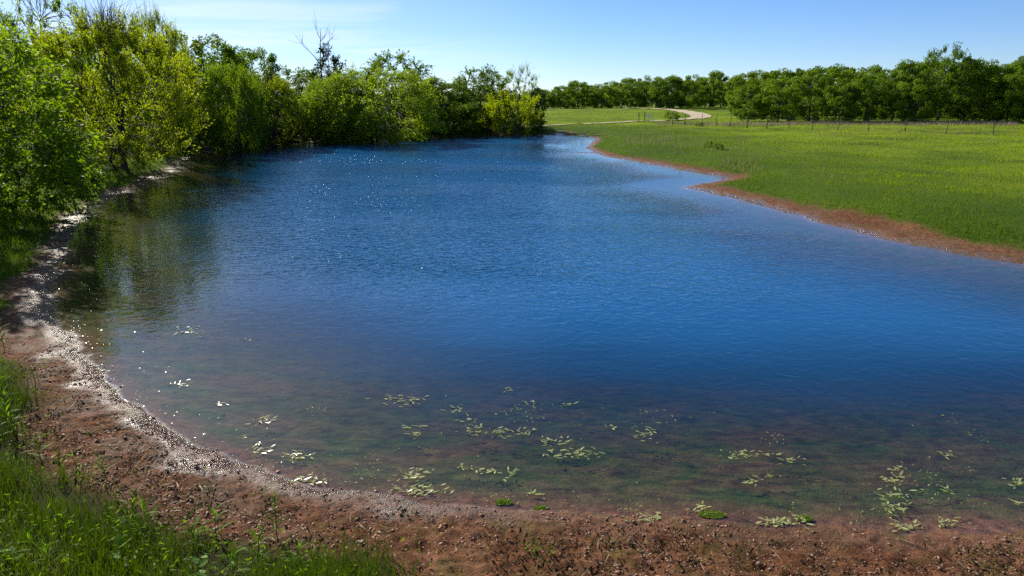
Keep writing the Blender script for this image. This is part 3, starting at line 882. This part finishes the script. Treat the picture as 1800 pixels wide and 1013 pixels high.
# ------------------------------------------------------------------ grass (stuff)
def blades(name, X, Y, Zg, h, w, m, lean=0.35, two=False, v=None):
    n = len(X)
    a = rng.uniform(0, 6.283, n)
    dx, dy = np.cos(a), np.sin(a)
    ln = rng.uniform(0.1, 1, n) * lean * h
    la = rng.uniform(0, 6.283, n)
    lx, ly = np.cos(la) * ln, np.sin(la) * ln
    B = np.stack([X, Y, Zg - 0.02], -1)
    side = np.stack([dx, dy, np.zeros(n)], -1) * (w * .5)[:, None]
    tip = B + np.stack([lx, ly, h], -1)
    if v is None: v = rng.uniform(0, 1, n)
    if two:
        mid = B + np.stack([lx * .3, ly * .3, h * .58], -1)
        V = np.stack([B - side, B + side, mid - side * .8, mid + side * .8, tip], 1).reshape(-1, 3)
        i = np.arange(n)[:, None] * 5
        return obj(name, mesh_np(name, V, i + np.array([[0, 1, 3, 2]]), i + np.array([[2, 3, 4]]), m, {"v": np.repeat(v, 5)}))
    V = np.stack([B - side, B + side, tip], 1).reshape(-1, 3)
    return obj(name, mesh_np(name, V, None, np.arange(n * 3).reshape(n, 3), m, {"v": np.repeat(v, 3)}))

n = 800000
rr = np.exp(rng.uniform(math.log(9), math.log(150), n)); az = rng.uniform(R(-52), R(50), n)
X, Y = rr * np.sin(az), rr * np.cos(az)
keep = ~((X < -6) & (Y > 62))
X, Y, rr = X[keep], Y[keep], rr[keep]
d = shore_d(X, Y)
keep = d > 0.2
X, Y, rr, d = X[keep], Y[keep], rr[keep], d[keep]
mm = mud_mask(X, Y, d)
keep = (mm < rng.uniform(.03, .75, len(X))) & (rr > 12)
X, Y, rr, d = X[keep], Y[keep], rr[keep], d[keep]
tuft = fbm(X * .5, Y * .5, 71, 3)
dark_n = fbm(X * .12, Y * .12, 73, 3)
hh = (0.065 + 0.075 * np.clip(tuft + .2, 0, 1)) * rng.uniform(.6, 1.5, len(X)) * (1 + .5 * (X < -8)) * (1 + 0.6 * np.exp(-((d - 1.7) / .7) ** 2))
vv = np.clip(-.22 + .68 * smooth01(d, 3, 22) + .75 * dark_n + .012 * np.clip(X - 2, 0, 40) + .16 * smooth01(Y, 36, 50) * (X > 0) + .25 * tuft + rng.normal(0, .13, len(X)), 0, 1)  # blade tint darkens near the shore, painting in the same tree shade
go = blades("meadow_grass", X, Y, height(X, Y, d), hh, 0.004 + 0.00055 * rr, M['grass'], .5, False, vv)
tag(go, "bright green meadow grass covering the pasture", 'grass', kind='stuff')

# taller foreground grass on the dam
n = 90000
X = rng.uniform(-7.5, 0.6, n); Y = rng.uniform(3.4, 10.5, n)
d = shore_d(X, Y)
gd = sdist(X, Y, GP) + .35 * fbm(X * .9, Y * .9, 31, 4)
keep = (d > .3) & (gd < rng.uniform(-.5, .12, n)) & (fbm(X * 1.3, Y * 1.3, 77, 3) > rng.uniform(-.5, .25, n))
X, Y, d = X[keep], Y[keep], d[keep]
hh = rng.uniform(.16, .42, len(X)) * (0.75 + .5 * np.clip(fbm(X * .8, Y * .8, 79, 2), -.6, 1))
vv = np.clip(.4 + .5 * fbm(X * 1.1, Y * 1.1, 80, 3) + rng.normal(0, .2, len(X)), 0, 1)
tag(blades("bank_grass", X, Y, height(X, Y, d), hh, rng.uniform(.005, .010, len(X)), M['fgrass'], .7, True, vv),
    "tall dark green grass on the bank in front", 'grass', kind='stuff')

# low herbs between the blades
n = 26000
X = rng.uniform(-7.5, 0.8, n); Y = rng.uniform(3.4, 10.5, n)
d = shore_d(X, Y)
gd = sdist(X, Y, GP) + .35 * fbm(X * .9, Y * .9, 31, 4)
keep = (d > .3) & (gd < rng.uniform(-.4, .45, n)) & (fbm(X * 2.1, Y * 2.1, 87, 4) > rng.uniform(-.15, .55, n))
X, Y, d = X[keep], Y[keep], d[keep]
hb = height(X, Y, d) + rng.uniform(.02, .30, len(X)) * (0.35 + .65 * smooth01(-gd[keep], -.1, .5))
ho = obj("low_herbs", leaves_mesh("low_herbs", np.stack([X, Y, hb], -1), .055, .016, M['weed'], .8))
tag(ho, "yellow green low herbs mixed into the bank grass", 'herbs', kind='stuff')

# sprouts on the mud
n = 110000
X = rng.uniform(-14, 14, n); Y = rng.uniform(4, 20, n)
d = shore_d(X, Y); mm = mud_mask(X, Y, d)
keep = (d > .12) & (mm > .5) & (fbm(X * 1.9, Y * 1.9, 83, 4) > .10 + rng.uniform(0, .5, n))
X, Y, d = X[keep], Y[keep], d[keep]
tag(blades("grass_sprouts", X, Y, height(X, Y, d), rng.uniform(.02, .07, len(X)), rng.uniform(.006, .016, len(X)), M['weed'], 1.6, False),
    "short green sprouts scattered over the red mud", 'grass', kind='stuff')

# dry seed heads
def heads(name, boxes, m, label, hmin, hmax, wd):
    XX, YY = [], []
    for (px0, px1, Y0, Y1, k) in boxes:
        yy = rng.uniform(Y0, Y1, k); XX.append(yy * (rng.uniform(px0, px1, k) - 900) / 1263.); YY.append(yy)
    X = np.concatenate(XX); Y = np.concatenate(YY)
    d = shore_d(X, Y)
    keep = (d > 1.2) & (fbm(X * .35, Y * .5, 91, 3) > rng.uniform(-.7, .5, len(X)))
    X, Y, d = X[keep], Y[keep], d[keep]
    tag(blades(name, X, Y, height(X, Y, d), rng.uniform(hmin, hmax, len(X)), rng.uniform(.6, 1.3, len(X)) * wd, m, .5), label, 'grass', kind='stuff')
heads("dry_grass", [(1100, 1190, 52, 64, 420), (1190, 1330, 44, 60, 140), (1270, 1350, 36, 41, 160), (1430, 1800, 60, 74, 800), (1300, 1800, 30, 60, 160)], M['dry'], "pale dry seed heads standing in the meadow grass", .3, .6, .035)
heads("faded_grass", [(1230, 1800, 81, 89, 6000), (1150, 1260, 84, 92, 500)], M['mauve'], "faded mauve grass strip below the oak wood", .2, .42, .08)

# ------------------------------------------------------------------ mud clods, litter, debris (stuff)
def clods(name, n, region, size, m, label, test):
    X = rng.uniform(region[0], region[1], n); Y = rng.uniform(region[2], region[3], n)
    d = shore_d(X, Y); mm = mud_mask(X, Y, d)
    keep = test(X, Y, d, mm); X, Y, d = X[keep], Y[keep], d[keep]
    n = len(X)
    base = np.array([[1, 0, 0], [.2, 1, .1], [-1, .2, 0], [0, -1, .1], [.1, 0, .8], [0, 0, -.6]])
    F = np.array([[0, 1, 4], [1, 2, 4], [2, 3, 4], [3, 0, 4], [0, 5, 1], [1, 5, 2], [2, 5, 3], [3, 5, 0]])
    s = size * np.exp(rng.normal(0, .5, n))
    an = rng.uniform(0, 6.28, n); ca, sa = np.cos(an), np.sin(an)
    V = base[None] * rng.uniform(.6, 1.3, (n, 6, 3)) * s[:, None, None] * np.array([1.2, .9, .7])
    Vx = V[:, :, 0] * ca[:, None] - V[:, :, 1] * sa[:, None]; Vy = V[:, :, 0] * sa[:, None] + V[:, :, 1] * ca[:, None]
    V = np.stack([Vx + X[:, None], Vy + Y[:, None], V[:, :, 2] + (height(X, Y, d))[:, None] + .01], -1)
    o = obj(name, mesh_np(name, V.reshape(-1, 3), None, (np.arange(n)[:, None, None] * 6 + F[None]).reshape(-1, 3), m, {'v': np.repeat(rng.uniform(0, 1, n), 6)}, False))
    tag(o, label, 'mud', kind='stuff')
clods("mud_clods", 110000, (-8, 8, 4.2, 12), .008, M['clod'], "crumbly clods of red brown mud along the bank", lambda X, Y, d, mm: (d > .05) & (mm > .5) & (rng.uniform(0, 1, len(X)) < .45 + 1.2 * fbm(X * 1.5, Y * 1.5, 95, 3)))
clods("wet_mud_lumps", 30000, (-16, 2, 5, 24), .009, M['clod'], "glinting wet lumps of mud at the waterline", lambda X, Y, d, mm: (d > -.12) & (d < .9) & (mm > .5))

def flakes(name, X, Y, Zf, L, Wd, m, label, cat, tilt=.25):
    n = len(X); a = rng.uniform(0, 6.28, n)
    u = np.stack([np.cos(a), np.sin(a), rng.normal(0, tilt, n)], -1); w = np.stack([-np.sin(a), np.cos(a), rng.normal(0, tilt, n)], -1)
    C = np.stack([X, Y, Zf], -1); l = (L * rng.uniform(.5, 1.4, n))[:, None]; wd = (Wd * rng.uniform(.5, 1.4, n))[:, None]
    V = np.stack([C - u * l * .5, C + w * wd * .5, C + u * l * .5, C - w * wd * .5], 1)
    V[:, 1, 2] += .004; V[:, 3, 2] += .004
    o = obj(name, mesh_np(name, V.reshape(-1, 3), np.arange(n * 4).reshape(n, 4), None, m, {"v": np.repeat(rng.uniform(0, 1, n), 4)}))
    tag(o, label, cat, kind='stuff')
n = 60000
X = rng.uniform(-8, 8, n); Y = rng.uniform(4.2, 10, n); d = shore_d(X, Y); mm = mud_mask(X, Y, d)
keep = (d > .1) & (mm > .4) & (rng.uniform(0, 1, n) < .06 + .9 * np.clip(fbm(X * 1.2, Y * 1.2, 99, 4), 0, 1) * smooth01(d, .2, 1)); X, Y, d = X[keep], Y[keep], d[keep]
flakes("leaf_litter", X, Y, height(X, Y, d) + .02, .036, .017, M['litter'], "pale dead leaf litter strewn over the red mud", 'leaf litter', .3)
n = 60000
X = rng.uniform(-8, 8, n); Y = rng.uniform(4.2, 10, n); d = shore_d(X, Y); mm = mud_mask(X, Y, d)
keep = (d > .25) & (mm > .3) & (rng.uniform(0, 1, n) < .25 + 1.3 * fbm(X * 1.6, Y * 1.6, 107, 4)); X, Y, d = X[keep], Y[keep], d[keep]
flakes("plant_debris", X, Y, height(X, Y, d) + rng.uniform(.01, .05, len(X)), .045, .016, M['rot'], "dark rotting plant scraps scattered through the mud", 'debris', .6)
n = 30000
X = rng.uniform(-16, 3, n); Y = rng.uniform(5, 24, n); d = shore_d(X, Y)
keep = (d < .08) & (d > -1.1) & (rng.uniform(0, 1, n) < np.exp(np.minimum(d, 0) * 3.2)) & (fbm(X * 1.7, Y * 1.7, 103, 3) > rng.uniform(-.7, .4, n)); X, Y, d = X[keep], Y[keep], d[keep]
flakes("floating_debris", X, Y, np.full(len(X), .006) + np.maximum(height(X, Y, d), 0), .028, .012, M['pond'], "glinting floating leaf scraps along the muddy waterline", 'debris', .10)

n = 900
X = rng.uniform(-7, 8, n); Y = rng.uniform(4.2, 9.5, n); d = shore_d(X, Y); mm = mud_mask(X, Y, d)
keep = (d > .15) & (mm > .3) & (fbm(X * .9, Y * .9, 109, 3) > rng.uniform(-.4, .5, n)); X, Y, d = X[keep], Y[keep], d[keep]
flakes("dead_stalks", X, Y, height(X, Y, d) + .035, .17, .009, M['litter'], "bleached dead stalks lying on the red mud", 'debris', .12)

# ------------------------------------------------------------------ floating pondweed
def leaf_shape(L, Wd, m, name, curl=0.0, seg=5):
    V, F = [], []
    for i in range(seg + 1):
        t = i / seg
        w = Wd * .5 * math.sin(math.pi * (0.06 + .92 * t)) ** .8
        z = curl * L * (t * t) + .0
        V += [(t * L, -w, z + w * .18), (t * L, 0, z), (t * L, w, z + w * .18)]
    for i in range(seg):
        a = i * 3
        F += [(a, a + 3, a + 4, a + 1), (a + 1, a + 4, a + 5, a + 2)]
    V = np.array(V)
    return mesh_np(name, V, np.array(F), None, m, {"v": np.full(len(V), rng.uniform(0, 1))}, True)
PL = [leaf_shape(l, w, M['pond'], 'pondweed_leaf', c) for l, w, c in ((.085, .020, 0), (.075, .022, .05), (.09, .018, .14), (.06, .02, .02), (.05, .018, .0), (.07, .024, .08), (.045, .014, .2), (.08, .016, .0), (.065, .02, .03))]
PW = [  # px, py, width, height, leaves, what sets it apart
    (715, 703, 120, 22, 34, "long raft of pale pondweed leaves farthest out on the open water"),
    (893, 688, 24, 12, 4, "lone sprig of pondweed with three raised leaves, farthest from the bank"),
    (806, 720, 36, 12, 9, "small pondweed group just past the long raft"),
    (825, 738, 40, 12, 8, "thin scatter of pondweed leaves above the twin dense rosettes"),
    (834, 758, 38, 20, 15, "dense pondweed rosette, first of the middle pair"),
    (880, 762, 42, 20, 16, "dense pondweed rosette, second of the middle pair"),
    (925, 762, 36, 16, 10, "loose pondweed rosette closing the middle row"),
    (975, 776, 60, 20, 16, "feathery pondweed patch above the double mat"),
    (978, 801, 42, 22, 15, "slanting pondweed mat beside a bigger mat"),
    (1024, 797, 64, 18, 24, "thick wide pondweed mat with leaves packed side by side"),
    (1130, 762, 70, 34, 20, "spidery pondweed patch with leaves pointing outward, alone on open water"),
    (1075, 752, 40, 8, 4, "few stray pondweed leaves beside the spidery patch"),
    (726, 750, 42, 10, 8, "faint pondweed group under the long raft"),
    (730, 764, 30, 12, 7, "small pondweed tuft with one upright leaf under the long raft"),
    (935, 712, 34, 14, 6, "sparse pondweed leaves past the lone raised sprig"),
    (1000, 711, 28, 8, 5, "tiny pair of pondweed tufts over the deep blue"),
    (725, 835, 80, 22, 22, "glossy pondweed patch in the shallows, nearer the deep side"),
    (735, 862, 100, 22, 40, "wide crowded pondweed carpet right against the muddy edge"),
    (855, 826, 50, 14, 11, "short pondweed string in the brown shallows"),
    (897, 832, 28, 22, 9, "upright looking pondweed tuft in the brown shallows"),
    (818, 822, 22, 12, 5, "few pondweed leaves near the upright tuft"),
    (940, 868, 36, 8, 6, "thin pondweed line near the bright algae clump"),
    (1300, 798, 56, 18, 20, "yellowish pondweed cluster leading a long trailing chain"),
    (1355, 801, 50, 6, 7, "thin middle of the long pondweed chain"),
    (1390, 810, 40, 16, 12, "drooping tail end of the long pondweed chain"),
    (1325, 848, 46, 16, 11, "diagonal pondweed streak in the brown shallows"),
    (1360, 838, 24, 8, 4, "last bits of the diagonal pondweed streak"),
    (1576, 825, 36, 10, 8, "brownish pondweed bits above the tall column"),
    (1568, 845, 46, 18, 15, "upper pondweed group of the tall column"),
    (1572, 872, 56, 18, 18, "middle pondweed group of the tall column"),
    (1574, 892, 60, 16, 15, "lower pondweed group of the tall column"),
    (1586, 924, 56, 20, 18, "pondweed patch stranded on the mud edge below the tall column"),
    (1668, 802, 36, 14, 8, "star shaped pondweed sprig far from the column"),
    (1666, 862, 22, 14, 6, "small round pondweed tuft between column and far edge"),
    (1664, 920, 36, 22, 14, "upright stranded pondweed patch at the mud edge"),
    (1785, 848, 34, 22, 14, "pondweed patch touching the picture's edge"),
    (1790, 884, 26, 8, 5, "tiny pondweed bits under the edge patch"),
    (1365, 920, 70, 20, 26, "muddy pondweed tangle along the waterline"),
    (1404, 918, 36, 20, 12, "pondweed rosette beside the muddy tangle"),
    (1138, 912, 50, 22, 20, "stranded pondweed heap at the waterline, bright yellow green"),
    (1232, 894, 50, 12, 12, "pondweed fringe on the bright algae strip"),
    (330, 583, 52, 22, 22, "sun glinting raft of leaves in the tree reflection"),
    (320, 676, 40, 14, 12, "sun glinting leaf group closer to the muddy curve"),
    (462, 738, 40, 26, 14, "sun glinting leaf group in the silver shallows"),
    (462, 790, 60, 22, 18, "glinting leaf cluster hugging the silver mud"),
    (385, 712, 24, 10, 7, "small glinting leaf knot in the silver shallows"),
    (430, 597, 30, 6, 4, "few glinting leaves drifting on calm blue water"),
    (520, 800, 60, 24, 18, "glinting leaf scatter where silver mud ends"),
    (545, 845, 70, 20, 22, "glinting leaves washed up at the muddy edge"),
]
lk = 0
for (px, py, w, h, k, lab) in PW:
    cx, cy = flat(px, py)
    e = tag(empty('pondweed', (cx, cy, 0.004)), lab, 'water plant', 'pondweed patches floating in the shallows')
    main = random.uniform(-.5, .5)
    for i in range(int(k * 1.35)):
        u, v_ = random.gauss(0, .24), random.gauss(0, .24)
        x, y = flat(px + np.clip(u, -.6, .6) * w, py + np.clip(v_, -.6, .6) * h)
        o = obj('leaf', random.choice(PL), e)
        zz_ = max(ground_z(x, y), 0) if h and py > 890 else 0
        o.location = (x - cx, y - cy, zz_ + .002 * (i % 5))
        o.rotation_euler = (random.gauss(0, .07), -abs(random.gauss(0, .07)), main + random.choice((0, math.pi)) + random.gauss(0, .8))
        s = random.uniform(.6, 1.2)
        o.scale = (s, s * random.uniform(.8, 1.15), s)

# loose scraps of the same weed between the patches
n = 9000
X = rng.uniform(-4, 6, n); Y = rng.uniform(6, 10, n); d = shore_d(X, Y)
keep = (d < -.05) & (d > -2.6) & (fbm(X * 1.5, Y * 1.9, 113, 4) > .22 + rng.uniform(0, .5, n)); X, Y = X[keep], Y[keep]
flakes("pondweed_scraps", X, Y, np.full(len(X), .006), .042, .011, M['pond'], "loose scraps of pondweed drifting between the patches", 'water plant', .10)

# bright algae clumps at the waterline
def algae(px, py, w, h, label):
    cx, cy = flat(px, py)
    e = tag(empty('algae_clump', (cx, cy, max(0, ground_z(cx, cy)))), label, 'algae', 'bright algae clumps at the waterline')
    sx = w / FPX * math.hypot(cy, EYE) * .5; sy = sx * .8 * h / w * 2
    n = 500
    a = rng.uniform(0, 6.28, n); q = rng.uniform(0, 1, n) ** .6
    C = np.stack([np.cos(a) * q * sx, np.sin(a) * q * sy, .004 + .012 * (1 - q) * rng.uniform(0, 1, n)], -1)
    obj('fronds', leaves_mesh('algae_fronds', C, .03, .014, M['algae'], 1.5), e)
    b = 14; ang = np.linspace(0, 6.283, b, endpoint=False)
    V = np.concatenate([[[0, 0, .008]], np.stack([np.cos(ang) * sx * rng.uniform(.7, 1, b), np.sin(ang) * sy * rng.uniform(.7, 1, b), np.full(b, -.01)], -1)])
    obj('mat', mesh_np('algae_mat', V, None, np.array([[0, i + 1, (i + 1) % b + 1] for i in range(b)]), M['algae'], {"v": np.full(b + 1, .3)}, True), e)
algae(885, 883, 30, 10, "bright green algae clump below the pondweed carpet")
algae(950, 894, 20, 8, "second smaller bright algae clump on the mud edge")
algae(1252, 905, 46, 14, "bright green algae strip in brown shallow water")
algae(1415, 912, 26, 10, "green algae pad beside the muddy pondweed tangle")

# ------------------------------------------------------------------ foreground weeds
WL = [leaf_shape(.26, .042, M['weed'], 'weed_leaf', c, 6) for c in (-.25, -.45, .05)]
BL = [leaf_shape(.15, .085, M['broad'], 'broad_leaf', c, 6) for c in (-.12, .12)]
def weed(px, py, hgt, nl, label, kind='lance', ls=1.0):
    x, y, z = at(px, py)
    e = tag(empty('leafy_weed' if kind == 'lance' else 'broadleaf_weed', (x, y, z), random.uniform(0, 6.28)), label, 'weed', 'weeds in the foreground grass')
    T = Tubes(); tip = np.array([random.uniform(-.06, .06), random.uniform(-.06, .06), hgt])
    p = bez(np.array([0, 0, -.03]), np.array([0, 0, hgt * .5]), tip, 6)
    T.add(p, np.linspace(.006, .002, 6), 5)
    obj('stem', T.mesh('weed_stem', M['weed']), e)
    for i in range(nl):
        t = .15 + .83 * i / max(1, nl - 1)
        f = t * 5; j = min(int(f), 4); q = p[j] + (p[j + 1] - p[j]) * (f - j)
        o = obj('leaf', random.choice(WL if kind == 'lance' else BL), e)
        o.location = q
        el = random.uniform(.25, .75) + .5 * t if kind == 'lance' else random.uniform(.1, .6)
        o.rotation_euler = (random.uniform(-.3, .3), -el, i * (2.4 if kind == 'lance' else 1.6) + random.uniform(-.3, .3))
        s = ls * (1.0 - .35 * t) * random.uniform(.75, 1.15)
        o.scale = (s, s, s)
weed(22, 1000, .18, 4, "broad pale leaved weed at the lower corner of the bank grass", 'broad', .85)
weed(206, 998, .22, 6, "broad pale leaved weed with two big leaves in the grass, midway", 'broad', .85)
weed(348, 1012, .20, 6, "broad pale leaved weed near the grass edge above the mud", 'broad', .75)
weed(488, 952, .48, 16, "tall thin weed spike rising over the silver mud", 'lance', .45)
weed(345, 960, .30, 12, "arching lance leaved weed at the fringe of the dark grass", 'lance', .8)
weed(380, 945, .28, 10, "lance leaved weed leaning toward the mud", 'lance', .8)
weed(235, 930, .32, 11, "lance leaved weed with bent leaves in the dark grass", 'lance', .75)
weed(258, 925, .25, 9, "small lance leaved weed beside the bent leaved one", 'lance', .75)
weed(70, 985, .26, 12, "bushy bright weed low in the grass corner", 'lance', .6)
weed(85, 1006, .2, 12, "low bright weed at the bottom frame edge", 'lance', .6)
weed(28, 770, .42, 16, "bright leafy weed where the grass meets mud, largest there", 'lance', .8)
weed(12, 745, .40, 14, "bright leafy weed behind the largest grass edge weed", 'lance', .8)
weed(8, 705, .40, 14, "leafy weed in shade by the dark bank", 'lance', .8)
weed(70, 805, .22, 9, "single weed sprouting from bare mud near the grass", 'lance', .7)
weed(110, 832, .25, 10, "weed with curled leaves on reddish mud patch", 'lance', .7)
weed(135, 822, .2, 8, "thin weed above the reddish mud patch", 'lance', .7)
weed(185, 835, .2, 8, "small weed at the top of the dark grass", 'lance', .6)
weed(455, 985, .26, 11, "lance leaved weed below the tall spike", 'lance', .75)
weed(520, 1003, .25, 10, "leafy weed at the foot of the frame by the mud", 'lance', .75)
weed(410, 1008, .22, 9, "dark leafy weed at the frame bottom between broad leaved weeds", 'lance', .7)
weed(560, 1000, .2, 8, "last leafy weed before the bare mud", 'lance', .7)
weed(6, 605, .4, 12, "shaded weed clump at the bank by the picture's edge", 'lance', .8)
weed(940, 978, .10, 9, "low green weed tuft on the bare mud, middle one", 'lance', .45)
weed(965, 976, .09, 8, "low weed tuft next to the middle one on mud", 'lance', .45)
weed(925, 968, .08, 7, "tiny weed tuft uphill of the pair on mud", 'lance', .4)
